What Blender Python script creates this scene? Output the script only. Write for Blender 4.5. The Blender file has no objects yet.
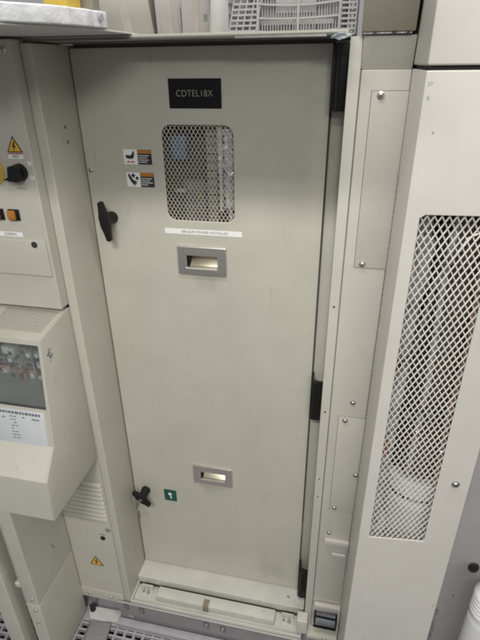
import bpy, bmesh, math, random
from mathutils import Matrix, Vector
random.seed(7)
S = bpy.context.scene
COL = S.collection
R = math.radians

# ------------------------------------------------------------------ materials
def _mat(name):
    m = bpy.data.materials.new(name); m.use_nodes = True
    nt = m.node_tree
    return m, nt, nt.nodes['Principled BSDF']

def paint(name, c, rough=.42, bump=.06, var=.05, dirt=.10, spec=.4, touch=()):
    """powder-coated / sprayed sheet metal: fine orange-peel, slight tone drift, faint scuffs"""
    m, nt, b = _mat(name); N = nt.nodes; L = nt.links
    tc = N.new('ShaderNodeTexCoord')
    n1 = N.new('ShaderNodeTexNoise'); n1.inputs['Scale'].default_value = 5.5; n1.inputs['Detail'].default_value = 6
    n1.inputs['Roughness'].default_value = .65
    L.new(tc.outputs['Object'], n1.inputs['Vector'])
    r1 = N.new('ShaderNodeMapRange'); r1.inputs['From Min'].default_value = .3; r1.inputs['From Max'].default_value = .7
    r1.inputs['To Min'].default_value = 1 - var; r1.inputs['To Max'].default_value = 1 + var
    L.new(n1.outputs['Fac'], r1.inputs['Value'])
    # stretched vertical scuffs and hand marks
    mp = N.new('ShaderNodeMapping'); mp.inputs['Scale'].default_value = (34, 34, 7)
    L.new(tc.outputs['Object'], mp.inputs['Vector'])
    n2 = N.new('ShaderNodeTexNoise'); n2.inputs['Scale'].default_value = 1.4; n2.inputs['Detail'].default_value = 8
    n2.inputs['Roughness'].default_value = .75
    L.new(mp.outputs['Vector'], n2.inputs['Vector'])
    r2 = N.new('ShaderNodeMapRange'); r2.inputs['From Min'].default_value = .60; r2.inputs['From Max'].default_value = .82
    r2.inputs['To Min'].default_value = 1; r2.inputs['To Max'].default_value = 1 - dirt * 2.2
    L.new(n2.outputs['Fac'], r2.inputs['Value'])
    mul = N.new('ShaderNodeMath'); mul.operation = 'MULTIPLY'
    L.new(r1.outputs[0], mul.inputs[0]); L.new(r2.outputs[0], mul.inputs[1])
    for cx, cy, cz, rad in touch:      # finger grease where the handles are gripped: blotchy, with its own outline
        ds = N.new('ShaderNodeVectorMath'); ds.operation = 'DISTANCE'; ds.inputs[1].default_value = (cx, cy, cz); L.new(tc.outputs['Object'], ds.inputs[0])
        n6 = N.new('ShaderNodeTexNoise'); n6.inputs['Scale'].default_value = 22; n6.inputs['Detail'].default_value = 6; L.new(tc.outputs['Object'], n6.inputs['Vector'])
        ma = N.new('ShaderNodeMath'); ma.operation = 'MULTIPLY_ADD'; ma.inputs[1].default_value = rad*1.4; L.new(n6.outputs['Fac'], ma.inputs[0]); L.new(ds.outputs['Value'], ma.inputs[2])
        rg = N.new('ShaderNodeMapRange'); rg.interpolation_type = 'SMOOTHSTEP'; rg.inputs['From Min'].default_value = rad*.8; rg.inputs['From Max'].default_value = rad*1.8
        rg.inputs['To Min'].default_value = .86; rg.inputs['To Max'].default_value = 1; L.new(ma.outputs[0], rg.inputs['Value'])
        m2 = N.new('ShaderNodeMath'); m2.operation = 'MULTIPLY'; L.new(mul.outputs[0], m2.inputs[0]); L.new(rg.outputs[0], m2.inputs[1]); mul = m2
    vm = N.new('ShaderNodeVectorMath'); vm.operation = 'SCALE'; vm.inputs[0].default_value = c
    L.new(mul.outputs[0], vm.inputs['Scale'])
    L.new(vm.outputs[0], b.inputs['Base Color'])
    r3 = N.new('ShaderNodeMapRange'); r3.inputs['To Min'].default_value = rough - .08; r3.inputs['To Max'].default_value = rough + .12
    L.new(n1.outputs['Fac'], r3.inputs['Value']); L.new(r3.outputs[0], b.inputs['Roughness'])
    b.inputs['Specular IOR Level'].default_value = spec
    n4 = N.new('ShaderNodeTexNoise'); n4.inputs['Scale'].default_value = 420; n4.inputs['Detail'].default_value = 2
    L.new(tc.outputs['Object'], n4.inputs['Vector'])
    n5 = N.new('ShaderNodeTexNoise'); n5.inputs['Scale'].default_value = 7; n5.inputs['Detail'].default_value = 1
    L.new(tc.outputs['Object'], n5.inputs['Vector'])
    ad = N.new('ShaderNodeMath'); ad.operation = 'MULTIPLY_ADD'; ad.inputs[1].default_value = 6.0
    L.new(n5.outputs['Fac'], ad.inputs[0]); L.new(n4.outputs['Fac'], ad.inputs[2])
    bp = N.new('ShaderNodeBump'); bp.inputs['Strength'].default_value = bump; bp.inputs['Distance'].default_value = .002
    L.new(ad.outputs[0], bp.inputs['Height']); L.new(bp.outputs[0], b.inputs['Normal'])
    return m

def plain(name, c, rough=.5, metal=0, var=.12, scale=40, bump=0, spec=.4, alpha=None, trans=0, coat=0):
    m, nt, b = _mat(name); N = nt.nodes; L = nt.links
    tc = N.new('ShaderNodeTexCoord')
    n1 = N.new('ShaderNodeTexNoise'); n1.inputs['Scale'].default_value = scale; n1.inputs['Detail'].default_value = 5
    L.new(tc.outputs['Object'], n1.inputs['Vector'])
    r1 = N.new('ShaderNodeMapRange'); r1.inputs['From Min'].default_value = .3; r1.inputs['From Max'].default_value = .7
    r1.inputs['To Min'].default_value = 1 - var; r1.inputs['To Max'].default_value = 1 + var
    L.new(n1.outputs['Fac'], r1.inputs['Value'])
    vm = N.new('ShaderNodeVectorMath'); vm.operation = 'SCALE'; vm.inputs[0].default_value = c
    L.new(r1.outputs[0], vm.inputs['Scale']); L.new(vm.outputs[0], b.inputs['Base Color'])
    b.inputs['Roughness'].default_value = rough; b.inputs['Metallic'].default_value = metal
    b.inputs['Specular IOR Level'].default_value = spec
    b.inputs['Transmission Weight'].default_value = trans
    b.inputs['Coat Weight'].default_value = coat
    if bump:
        bp = N.new('ShaderNodeBump'); bp.inputs['Strength'].default_value = bump; bp.inputs['Distance'].default_value = .004
        L.new(n1.outputs['Fac'], bp.inputs['Height']); L.new(bp.outputs[0], b.inputs['Normal'])
    return m

def brushed(name, c, rough=.32):
    m, nt, b = _mat(name); N = nt.nodes; L = nt.links
    tc = N.new('ShaderNodeTexCoord'); mp = N.new('ShaderNodeMapping'); mp.inputs['Scale'].default_value = (12, 300, 900)
    L.new(tc.outputs['Object'], mp.inputs['Vector'])
    n = N.new('ShaderNodeTexNoise'); n.inputs['Scale'].default_value = 1; n.inputs['Detail'].default_value = 3
    L.new(mp.outputs['Vector'], n.inputs['Vector'])
    r = N.new('ShaderNodeMapRange'); r.inputs['To Min'].default_value = rough - .12; r.inputs['To Max'].default_value = rough + .18
    L.new(n.outputs['Fac'], r.inputs['Value']); L.new(r.outputs[0], b.inputs['Roughness'])
    b.inputs['Base Color'].default_value = (*c, 1); b.inputs['Metallic'].default_value = .85
    return m

M_DOOR  = paint('door_paint', (.495, .486, .412), rough=.38, var=.055, dirt=.22, bump=.09,
                touch=((-.224, 0, 1.40, .05), (.001, 0, 1.285, .06), (-.233, 0, .49, .05), (.0, 0, .57, .055), (.20, 0, .22, .07)))
M_FRAME = paint('frame_paint', (.488, .479, .408), rough=.42, dirt=.16)
M_SIDE  = paint('console_paint', (.49, .478, .412), rough=.45, dirt=.18)
M_SILL  = paint('sill_paint', (.56, .55, .505), rough=.45, dirt=.40, var=.12)
M_RCAB  = paint('light_panel_paint', (.55, .535, .492), rough=.42, bump=.025)
M_COLM  = paint('column_paint', (.515, .502, .445), rough=.42)
M_GREYM = paint('grey_machine_paint', (.35, .335, .335), rough=.5)
M_PINK  = paint('top_box_paint', (.45, .43, .42), rough=.55, dirt=.3)
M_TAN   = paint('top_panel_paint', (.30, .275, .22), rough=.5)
M_TANB  = paint('pale_box_paint', (.43, .41, .365), rough=.55, dirt=.3)
M_WHITE = plain('white_plastic', (.78, .78, .77), rough=.4, var=.04)
M_WIRE  = plain('white_enamel_mesh', (.62, .60, .55), rough=.38, var=.05)
M_CRATE = plain('crate_plastic', (.44, .43, .44), rough=.45, var=.08)
M_DWIRE = plain('beige_enamel_mesh', (.56, .53, .45), rough=.4, var=.05)
M_FOAM  = plain('white_foam_wrap', (.70, .71, .73), rough=.4, var=.04, scale=45, bump=.9)
M_SHEET = plain('white_sheet_metal', (.66, .67, .65), rough=.4, var=.04, scale=12)
M_BLACK = plain('black_plastic', (.011, .011, .011), rough=.42, var=.1, spec=.28)
M_PLATE = plain('black_engraved_plate', (.007, .007, .008), rough=.5, var=.1, spec=.18)
M_RUB   = plain('black_rubber', (.02, .02, .02), rough=.75, var=.15)
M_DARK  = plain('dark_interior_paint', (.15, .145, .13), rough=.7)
M_INNER = plain('cabinet_interior_paint', (.36, .345, .31), rough=.6)
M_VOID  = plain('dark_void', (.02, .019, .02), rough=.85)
M_STEEL = brushed('brushed_stainless', (.66, .63, .575), .30)
M_LEVER = brushed('polished_lever', (.60, .555, .43), .30)
M_ZINC  = plain('zinc_steel', (.60, .58, .55), rough=.33, metal=1, var=.1)
M_RAIL  = plain('galvanised_rail', (.37, .36, .365), rough=.48, metal=.5, var=.08, scale=18)
M_SILV  = plain('silver_foil', (.95, .95, .97), rough=.2, metal=.25, var=.1, scale=90, bump=1.0)
M_YEL   = plain('yellow_plastic', (.58, .41, .07), rough=.5, var=.06)
M_SIGNY = plain('yellow_sign_vinyl', (.70, .42, .03), rough=.45, var=.05)
M_ORNG  = plain('orange_lens', (.40, .165, .03), rough=.3, var=.08)
M_ORRD  = plain('orange_red_plastic', (.28, .10, .07), rough=.5)
M_ORHD  = plain('orange_label_print', (.42, .17, .03), rough=.5, var=.05)
M_RED   = plain('red_print', (.45, .06, .05), rough=.5)
M_PAPER = plain('paper_label', (.82, .82, .80), rough=.65, var=.03)
M_DOC   = plain('paper_in_sleeve', (.58, .60, .62), rough=.25, var=.05, scale=14, coat=.4)
M_INK   = plain('ink', (.03, .03, .035), rough=.7)
M_GINK  = plain('grey_ink', (.14, .14, .15), rough=.7)
M_TAPE  = plain('packing_tape', (.47, .425, .385), rough=.25, var=.08)
M_GASK  = plain('grey_gasket', (.17, .16, .14), rough=.7)
M_TEAL  = plain('teal_ink', (.25, .33, .315), rough=.7)
M_ENGR  = plain('engraved_letters', (.34, .34, .32), rough=.6, var=.05)
M_GREEN = plain('green_label', (.012, .085, .06), rough=.45)
M_BLUE  = plain('blue_plastic', (.17, .30, .50), rough=.4)
M_BROWN = plain('brown_wood', (.25, .205, .155), rough=.7)
M_MAROON= plain('dark_red_duct', (.085, .066, .062), rough=.55, var=.6, scale=16)
M_HOSEG = plain('grey_hose', (.34, .34, .35), rough=.5, var=.45, scale=28)
M_BAND  = plain('pale_band', (.86, .86, .86), rough=.4)
M_CANW  = plain('pale_canister', (.60, .60, .61), rough=.4, var=.15, scale=12)
M_PINKC = plain('pink_module', (.48, .30, .27), rough=.5, var=.3)
M_GRYC  = plain('grey_module', (.36, .365, .35), rough=.45, var=.3)
M_IGREY = plain('inner_grey', (.30, .30, .28), rough=.5)
M_FLOOR = plain('floor_grille_coat', (.39, .375, .40), rough=.45, var=.08, scale=25)
M_UNDER = plain('underfloor_dark', (.035, .031, .042), rough=.8)
M_GFOAM = plain('grey_foam', (.25, .245, .24), rough=.85, var=.1, scale=120, bump=.2)
M_BOT   = plain('frosted_bottle', (.80, .81, .82), rough=.35, trans=.35, var=.02)
M_SCRAP = plain('clear_tape', (.55, .62, .64), rough=.2, trans=.3, var=.1, bump=.8, scale=60)
M_ROLL  = plain('blue_grey_roller', (.16, .165, .19), rough=.4)
m, nt, b = _mat('window_glass'); b.inputs['Base Color'].default_value = (.78, .82, .80, 1); b.inputs['Roughness'].default_value = .06
b.inputs['Transmission Weight'].default_value = .94; b.inputs['IOR'].default_value = 1.3
M_GLASS = m

# ------------------------------------------------------------------ mesh builder
FR  = Matrix.Rotation(R(90), 4, 'X')                                           # 2D (u,v) facing the viewer: u=X v=Z normal -Y
SD  = Matrix(((0,0,1,0),(1,0,0,0),(0,1,0,0),(0,0,0,1)))                        # u=Y v=Z normal +X
UP  = Matrix.Identity(4)
def fr(y, x=0, z=0): return Matrix.Translation((x, y, z)) @ FR
def sd(x, y=0, z=0): return Matrix.Translation((x, y, z)) @ SD
def axis_frame(p0, p1):
    d = Vector(p1) - Vector(p0)
    return Matrix.Translation(p0) @ d.to_track_quat('Z', 'Y').to_matrix().to_4x4(), d.length

class MB:
    def __init__(s): s.bm = bmesh.new(); s.mats = []
    def _mi(s, mat):
        if mat not in s.mats: s.mats.append(mat)
        return s.mats.index(mat)
    def add(s, bm, mat, M=None):
        if M is not None: bmesh.ops.transform(bm, matrix=M, verts=bm.verts)
        i = s._mi(mat)
        for f in bm.faces: f.material_index = i
        me = bpy.data.meshes.new('tmp'); bm.to_mesh(me); bm.free(); s.bm.from_mesh(me); bpy.data.meshes.remove(me)
        return s
    def add_me(s, me, mat, M=None):
        bm = bmesh.new(); bm.from_mesh(me); bpy.data.meshes.remove(me); return s.add(bm, mat, M)
    def box(s, x0, x1, y0, y1, z0, z1, mat, bev=.0015, seg=2, M=None):
        bm = bmesh.new(); bmesh.ops.create_cube(bm, size=1)
        for v in bm.verts:
            v.co = ((x0+x1)/2 + v.co.x*(x1-x0), (y0+y1)/2 + v.co.y*(y1-y0), (z0+z1)/2 + v.co.z*(z1-z0))
        if bev:
            bev = min(bev, .45*min(abs(x1-x0), abs(y1-y0), abs(z1-z0)))
            bmesh.ops.bevel(bm, geom=bm.edges[:], offset=bev, segments=seg, profile=.6, affect='EDGES')
        return s.add(bm, mat, M)
    def prism(s, pts, h, mat, M=None, bev=0, seg=2):
        """2D polygon extruded from local z=0 to z=h"""
        bm = bmesh.new(); vs = [bm.verts.new((p[0], p[1], 0)) for p in pts]
        f = bm.faces.new(vs); r = bmesh.ops.extrude_face_region(bm, geom=[f])
        for v in [g for g in r['geom'] if isinstance(g, bmesh.types.BMVert)]: v.co.z += h
        bmesh.ops.recalc_face_normals(bm, faces=bm.faces)
        if bev: bmesh.ops.bevel(bm, geom=bm.edges[:], offset=bev, segments=seg, profile=.6, affect='EDGES')
        return s.add(bm, mat, M)
    def lathe(s, prof, mat, M=None, n=28):
        bm = bmesh.new(); rings = []
        for r, h in prof:
            if r < 1e-6: rings.append([bm.verts.new((0, 0, h))])
            else: rings.append([bm.verts.new((r*math.cos(2*math.pi*k/n), r*math.sin(2*math.pi*k/n), h)) for k in range(n)])
        for a, b_ in zip(rings, rings[1:]):
            for k in range(n):
                k2 = (k+1) % n
                if len(a) == 1 and len(b_) == 1: continue
                if len(a) == 1: bm.faces.new((a[0], b_[k], b_[k2]))
                elif len(b_) == 1: bm.faces.new((a[k], a[k2], b_[0]))
                else: bm.faces.new((a[k], a[k2], b_[k2], b_[k]))
        bmesh.ops.recalc_face_normals(bm, faces=bm.faces)
        return s.add(bm, mat, M)
    def cyl(s, p0, p1, r, mat, r2=None, n=24):
        M, L = axis_frame(p0, p1); r2 = r if r2 is None else r2; e = min(r, r2)*.12
        return s.lathe([(0, 0), (r-e, 0), (r, e), (r2, L-e), (r2-e, L), (0, L)], mat, M, n)
    def tube(s, pts, r, mat, n=12):
        cu = bpy.data.curves.new('t', 'CURVE'); cu.dimensions = '3D'; cu.bevel_depth = r; cu.bevel_resolution = max(1, n//4); cu.use_fill_caps = True
        sp = cu.splines.new('POLY'); sp.points.add(len(pts)-1)
        for q, p in zip(sp.points, pts): q.co = (*p, 1)
        return s._curve(cu, mat, None)
    def _curve(s, cu, mat, M):
        o = bpy.data.objects.new('t', cu); COL.objects.link(o)
        dg = bpy.context.evaluated_depsgraph_get(); dg.update()
        me = bpy.data.meshes.new_from_object(o.evaluated_get(dg))
        bpy.data.objects.remove(o); bpy.data.curves.remove(cu)
        return s.add_me(me, mat, M)
    def plate(s, loops, thick, mat, M=None, bev=.001):
        """flat sheet with holes: local z from -thick to 0 (front face at z=0)"""
        cu = bpy.data.curves.new('p', 'CURVE'); cu.dimensions = '2D'; cu.fill_mode = 'BOTH'
        cu.bevel_depth = bev; cu.bevel_resolution = 1; cu.offset = -bev; cu.extrude = thick/2 - bev
        for i, lp in enumerate(loops):
            a = sum(p[0]*q[1]-q[0]*p[1] for p, q in zip(lp, lp[1:]+lp[:1]))
            if (a > 0) == (i > 0): lp = lp[::-1]
            sp = cu.splines.new('POLY'); sp.points.add(len(lp)-1); sp.use_cyclic_u = True
            for q, p in zip(sp.points, lp): q.co = (p[0], p[1], 0, 1)
        return s._curve(cu, mat, (M or UP) @ Matrix.Translation((0, 0, -thick/2)))
    def text(s, body, size, mat, M, ext=.0003, align='CENTER', sx=1, bold=0):
        cu = bpy.data.curves.new('x', 'FONT'); cu.body = body; cu.size = size; cu.extrude = ext
        cu.align_x = align; cu.align_y = 'CENTER'; cu.offset = bold; cu.space_character = 1.05
        return s._curve(cu, mat, M @ Matrix.Diagonal((sx, 1, 1, 1)))
    def build(s, name, parent=None, org=(0, 0, 0)):
        me = bpy.data.meshes.new(name)
        w = Vector(parent['_w']) if parent is not None else Vector(org)
        bmesh.ops.translate(s.bm, verts=s.bm.verts, vec=-w)
        s.bm.to_mesh(me); s.bm.free()
        for mt in s.mats: me.materials.append(mt)
        me.polygons.foreach_set('use_smooth', [True]*len(me.polygons)); me.set_sharp_from_angle(angle=R(38))
        o = bpy.data.objects.new(name, me); COL.objects.link(o)
        if parent is not None: o.parent = parent
        else: o.location = org
        o['_w'] = tuple(w)
        return o

def rect(u0, u1, v0, v1, r=0, n=6):
    if r <= 0: return [(u0, v0), (u1, v0), (u1, v1), (u0, v1)]
    out = []
    for cx, cy, a in ((u1-r, v0+r, -90), (u1-r, v1-r, 0), (u0+r, v1-r, 90), (u0+r, v0+r, 180)):
        for k in range(n+1):
            t = R(a + 90*k/n); out.append((cx + r*math.cos(t), cy + r*math.sin(t)))
    return out

def tag(o, label, cat, group=None, kind=None):
    o['label'] = label; o['category'] = cat
    if group: o['group'] = group
    if kind: o['kind'] = kind
    return o
def thing(name, label, cat, loc, group=None):
    o = bpy.data.objects.new(name, None); COL.objects.link(o); o.location = loc; o['_w'] = tuple(loc)
    o.empty_display_size = .05
    return tag(o, label, cat, group)

def screw(parent, p, M=FR, r=.0055, name='screw', mat=None):
    """pan-head screw with washer and a cross slot; M turns local +z to the outside"""
    mb = MB(); T = Matrix.Translation(p) @ M
    mb.lathe([(r*1.25, -.002), (r*1.25, .0008), (r*.95, .0012), (r*.92, .0022), (r*.7, .0036), (r*.3, .0043), (0, .0044)], mat or M_ZINC, T, 18)
    for a in (20, 110):
        mb.box(-r*.55, r*.55, -r*.09, r*.09, .0035, .0047, M_INK, 0, M=T @ Matrix.Rotation(R(a), 4, 'Z'))
    return mb.build(name, parent)

def mesh_bars(mb, u0, u1, v0, v1, pu, pv, w, mat, M, depth=.0022):
    """expanded-metal diamonds: two families of slanting strands, one 0.9 mm proud of the other, clipped to a rectangle"""
    for fam in (1, -1):
        sl = fam * pv / pu
        k0 = int((v0 - v1) / pv) - int((u1-u0)/pu) - 3
        for k in range(k0, -k0 + 3):
            c = v0 + k*pv + (pv*.5 if fam > 0 else .5*pv)
            a, b_ = u0, u1
            ya, yb = c + sl*(a-u0), c + sl*(b_-u0)
            ua = [a, b_]
            for vv in (v0, v1):
                uu = u0 + (vv - c)/sl
                ua.append(uu)
            lo = max(u0, min(ua[2], ua[3])); hi = min(u1, max(ua[2], ua[3]))
            if hi - lo < 1e-4: continue
            p = Vector((lo, c + sl*(lo-u0), 0)); q = Vector((hi, c + sl*(hi-u0), 0))
            d = q - p; ang = math.atan2(d.y, d.x)
            T = M @ Matrix.Translation((p+q)/2 + Vector((0, 0, .0009*fam))) @ Matrix.Rotation(ang, 4, 'Z') @ Matrix.Rotation(R(27)*fam, 4, 'X')
            mb.box(-d.length/2, d.length/2, -w/2, w/2, -depth/2, depth/2, mat, 0, M=T)

def triangle_sign(mb, M, sz):
    h = sz*.9
    def tri(k):
        return [(-sz/2*k, -h/3*k), (sz/2*k, -h/3*k), (0, 2*h/3*k)]
    mb.prism(tri(1), .0006, M_INK, M)
    mb.prism(tri(.80), .0009, M_SIGNY, M)
    b_ = [(.02, .30), (-.13, -.02), (-.02, -.02), (-.09, -.25), (.13, .06), (.02, .06), (.10, .28)]
    mb.prism([(x*sz, y*sz) for x, y in b_], .0012, M_INK, M)

# ================================================================== THE SETTING
mb = MB()
z0, z1 = -.028, -.010
gx0, gx1, gy0, gy1 = -1.2, 1.7, -1.5, -.172
px, py = .0335, .0232
n = int((gx1-gx0)/px)
for k in range(n+1):
    x = -.0449 + (k - int((.0+1.15)/px))*px
    w = .0040
    mb.box(x-w, x+w, gy0, gy1, z0, z1, M_FLOOR, .001, 1)
for k in range(int((gy1-gy0)/py)+1):
    y = gy1 - .0079 - k*py
    w = .0032
    mb.box(gx0, gx1, y-w, y+w, z0, z1-.0006, M_FLOOR, 0)
tag(mb.build('floor'), 'pale perforated grille of the raised floor', 'floor', kind='structure')
del_ = [o for o in COL.objects if o.name == 'floor'][0]
mb = MB(); mb.box(-1.3, 1.8, -.171, .6, -.030, -.012, M_FLOOR, .001, 1)
mb.build('floor_edging')['kind'] = 'structure'
mb = MB(); mb.box(-5, 5, -5, 5, -.20, -.16, M_UNDER, 0)
mb.build('underfloor')['kind'] = 'structure'

# ================================================================== MAIN CABINET
cab = thing('equipment_cabinet', 'tall beige equipment cabinet with a black nameplate and meshed window in its locked door', 'cabinet', (.28, 0, 0))
# ---- carcass behind the door
mb = MB()
mb.box(.003, .60, .36, .365, .05, 1.79, M_INNER, 0)
mb.box(.003, .006, .035, .36, .05, 1.79, M_INNER, 0)
mb.box(.597, .60, .035, .36, .05, 1.79, M_INNER, 0)
mb.box(.006, .597, .035, .36, 1.786, 1.79, M_INNER, 0)
mb.box(.006, .597, .035, .36, 1.30, 1.304, M_INNER, 0)
mb.build('carcass', cab)
mb = MB(); mb.box(-.0203, .0034, -.137, .04, .0, 1.7985, M_FRAME, .0035, 3)
mb.lathe([(0, -.002), (.004, -.002), (.004, .0006), (0, .0012)], M_GINK, sd(.0034, -.061, 1.6406), 12)
mb.lathe([(0, -.002), (.004, -.002), (.004, .0006), (0, .0012)], M_GINK, sd(.0034, -.059, 1.6093), 12)
mb.build('left_post', cab)
mb = MB(); mb.box(-.045, .597, -.118, .37, 1.8015, 1.8085, M_FRAME, .0015)
mb.box(.0036, .575, .0235, .0345, 1.7800, 1.8012, M_GASK, .001)
mb.box(-.019, .60, -.05, -.006, 1.7992, 1.8012, M_GASK, 0)
mb.build('lintel', cab)
mb = MB(); mb.box(.0036, .0200, .0235, .0345, .1400, 1.779, M_RUB, .001); mb.box(.0205, .560, .0235, .0345, .1400, .150, M_RUB, .001); mb.build('dark_gap_strip', cab)  # black strips added so the gaps beside and below the door look dark
# black rubber strip along the lintel's front edge with shiny scraps of trim
mb = MB(); mb.box(-.04, .592, -.1225, -.1185, 1.8005, 1.8045, M_GASK, .001)
mb.box(.40, .56, -.1235, -.1228, 1.7985, 1.8022, M_ZINC, 0)
mb.build('lintel_gasket', cab)
# ---- right post, frame strip beside the hinges
mb = MB(); mb.box(.60, .6217, -.1, .30, .10, 1.7985, M_COLM, .002)
mb.build('right_post', cab)
mb = MB(); mb.box(.5705, .5975, .012, .03, .146, 1.7965, M_FRAME, .002)
mb.box(.5685, .5702, .012, .03, .146, 1.7965, M_GINK, 0)
mb.build('hinge_strip', cab)
for (za, zb) in ((1.673, 1.790), (.912, 1.034), (.155, .288)):
    mb = MB(); h = (zb-za)
    mb.box(.5690, .5735, -.036, .008, za, zb, M_BLACK, .003)
    mb.box(.5740, .5990, -.040, -.0305, za, zb, M_BLACK, .003)
    mb.cyl((.5795, -.034, za+.001), (.5795, -.034, zb-.001), .0075, M_BLACK)
    mb.build('hinge', cab)
# ---- right column covers
mb = MB(); mb.box(.6235, .7092, -.0995, -.092, .265, 1.747, M_COLM, .003)
mb.box(.622, .7095, -.0915, .30, .05, 1.7470, M_COLM, .001)
mb.build('column_cover', cab)
za_, zb_ = 1.3765, 1.7126
mb = MB(); mb.box(.645, .7090, -.1012, -.0990, 1.3765, 1.7126, M_COLM, .0006)
mb.box(.6440, .7088, -.1000, -.0993, za_-.001, zb_+.001, M_GINK, 0)  # dark outline behind the cover stands in for its shadow gap
acc = mb.build('access_panel', cab)
screw(acc, (.6612, -.1012, 1.7055)); screw(acc, (.661, -.1012, 1.384))
mb = MB(); mb.text('1-', .009, M_GINK, fr(-.0997, .6475, 1.378)); mb.build('stencil_mark', cab)
za_, zb_ = .657, .983
mb = MB(); mb.box(.645, .7090, -.1012, -.0990, .657, .9830, M_COLM, .0006)
mb.box(.6440, .7088, -.1000, -.0993, za_-.001, zb_+.001, M_GINK, 0)  # shadow gap of the lower cover, put in as a dark outline
acc = mb.build('access_panel', cab)
for p in ((.661, .972), (.7026, .798), (.6576, .668)): screw(acc, (p[0], -.1012, p[1]))
screw(cab, (.675, -.0995, 1.027)); screw(cab, (.6506, -.0995, .5637))
for z in (1.28, .99, .765, .70):
    mb = MB(); mb.lathe([(0, -.001), (.0024, -.001), (.0024, .0008), (0, .001)], M_INK if z > .9 else M_GINK, fr(-.1, .6105, z), 12); mb.build('rivet', cab)
mb = MB(); mb.box(.640, .7085, -.112, -.0998, .530, .5455, M_RCAB, .002); mb.box(.645, .7085, -.103, -.0998, .515, .5295, M_COLM, .001)
mb.build('ledge_strip', cab)
mb = MB(); mb.box(.664, .704, -.106, -.0998, .4755, .4875, M_RCAB, .004, 3); mb.build('pull_tab', cab)
# recess low on the column with the roller catch
mb = MB(); mb.box(.628, .7085, -.114, -.0998, .232, .2475, M_RCAB, .003)
mb.box(.6235, .7092, -.0965, -.0920, .05, .264, M_COLM, 0)
mb.box(.703, .7092, -.118, -.0970, .06, .246, M_COLM, .002)
mb.build('catch_housing', cab)
mb = MB(); mb.cyl((.632, -.108, .176), (.700, -.108, .180), .021, M_ROLL)
for x in (.6335, .6985): mb.cyl((x-.003, -.108, .178), (x+.003, -.108, .178), .0225, M_BLACK)
mb.box(.630, .702, -.1225, -.116, .197, .2015, M_BLACK, .001); mb.box(.630, .702, -.125, -.118, .150, .1545, M_BLACK, .001)
mb.build('roller_catch', cab)
mb = MB(); mb.box(.578, .612, -.135, -.1005, .118, .182, M_RCAB, .004, 3); mb.build('corner_clip', cab)
mb = MB(); mb.box(.612, .7085, -.133, -.098, .098, .116, M_COLM, .002); r_ = mb.build('foot_bracket', cab)
screw(r_, (.668, -.133, .107))
# head above the column: leans forward, so its face is turned from the lamps
mb = MB()
mb.prism([(-.0955, 1.7474), (-.1120, 1.7985), (.25, 1.7985), (.25, 1.7474)], .0868, M_COLM, sd(.6225), .0012)
mb.build('head_panel', cab)
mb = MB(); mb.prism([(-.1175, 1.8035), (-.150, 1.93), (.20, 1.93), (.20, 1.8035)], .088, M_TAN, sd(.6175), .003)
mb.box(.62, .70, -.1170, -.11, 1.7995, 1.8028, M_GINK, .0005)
for k in range(26):
    x = .622 + k*.003
    mb.box(x, x+.001+random.random()*.0018, -.1190, -.1172, 1.8005+random.random()*.0008, 1.8026, M_COLM if random.random() < .7 else M_INK, 0)
mb.build('head_box', cab)
# ---- door
mb = MB()
win = rect(.2015, .3650, 1.4275, 1.6410, .021)
lt = [(.2185, .3440, 1.2900, 1.3660), (.2185, .3450, .5750, .6510)]
holes = [win] + [rect(a+.021, b_-.021, c+.018, d-.023, .003) for a, b_, c, d in lt]
mb.plate([rect(.0060, .567, .1420, 1.7920, .004)] + holes, .0045, M_DOOR, fr(0), .0016)
mb.plate([rect(.0064, .5666, .1424, 1.7916, .004), rect(.022, .547, .162, 1.772, .004)], .0175, M_DOOR, fr(.0044), .0012)
door = mb.build('door', cab)
mb = MB(); mesh_bars(mb, .196, .371, 1.421, 1.647, .0097, .0152, .0012, M_DWIRE, fr(.0068)); mb.build('window_mesh', door)
mb = MB(); mb.plate([rect(.194, .373, 1.419, 1.649, .024), rect(.1995, .367, 1.4255, 1.643, .021)], .003, M_RUB, fr(.0088), .0006); mb.build('window_gasket', door)
# nameplate
mb = MB(); mb.plate([rect(.2255, .3415, 1.6745, 1.7325, .001)], .0022, M_PLATE, fr(-.0022), .0006)
mb.text('CDTEL18X', .0185, M_ENGR, fr(-.0022, .2825, 1.7035), .0002, sx=.90, bold=-.0003)
mb.build('nameplate', door)
# label strip
mb = MB(); mb.plate([rect(.1905, .3825, 1.3935, 1.4065, .0008)], .0008, M_PAPER, fr(-.0007), .0002)
mb.text('180-SLIM POWER INSTALLED', .0088, M_GINK, fr(-.0008, .2905, 1.4000), .0002)
mb.build('label_strip', door)
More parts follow.
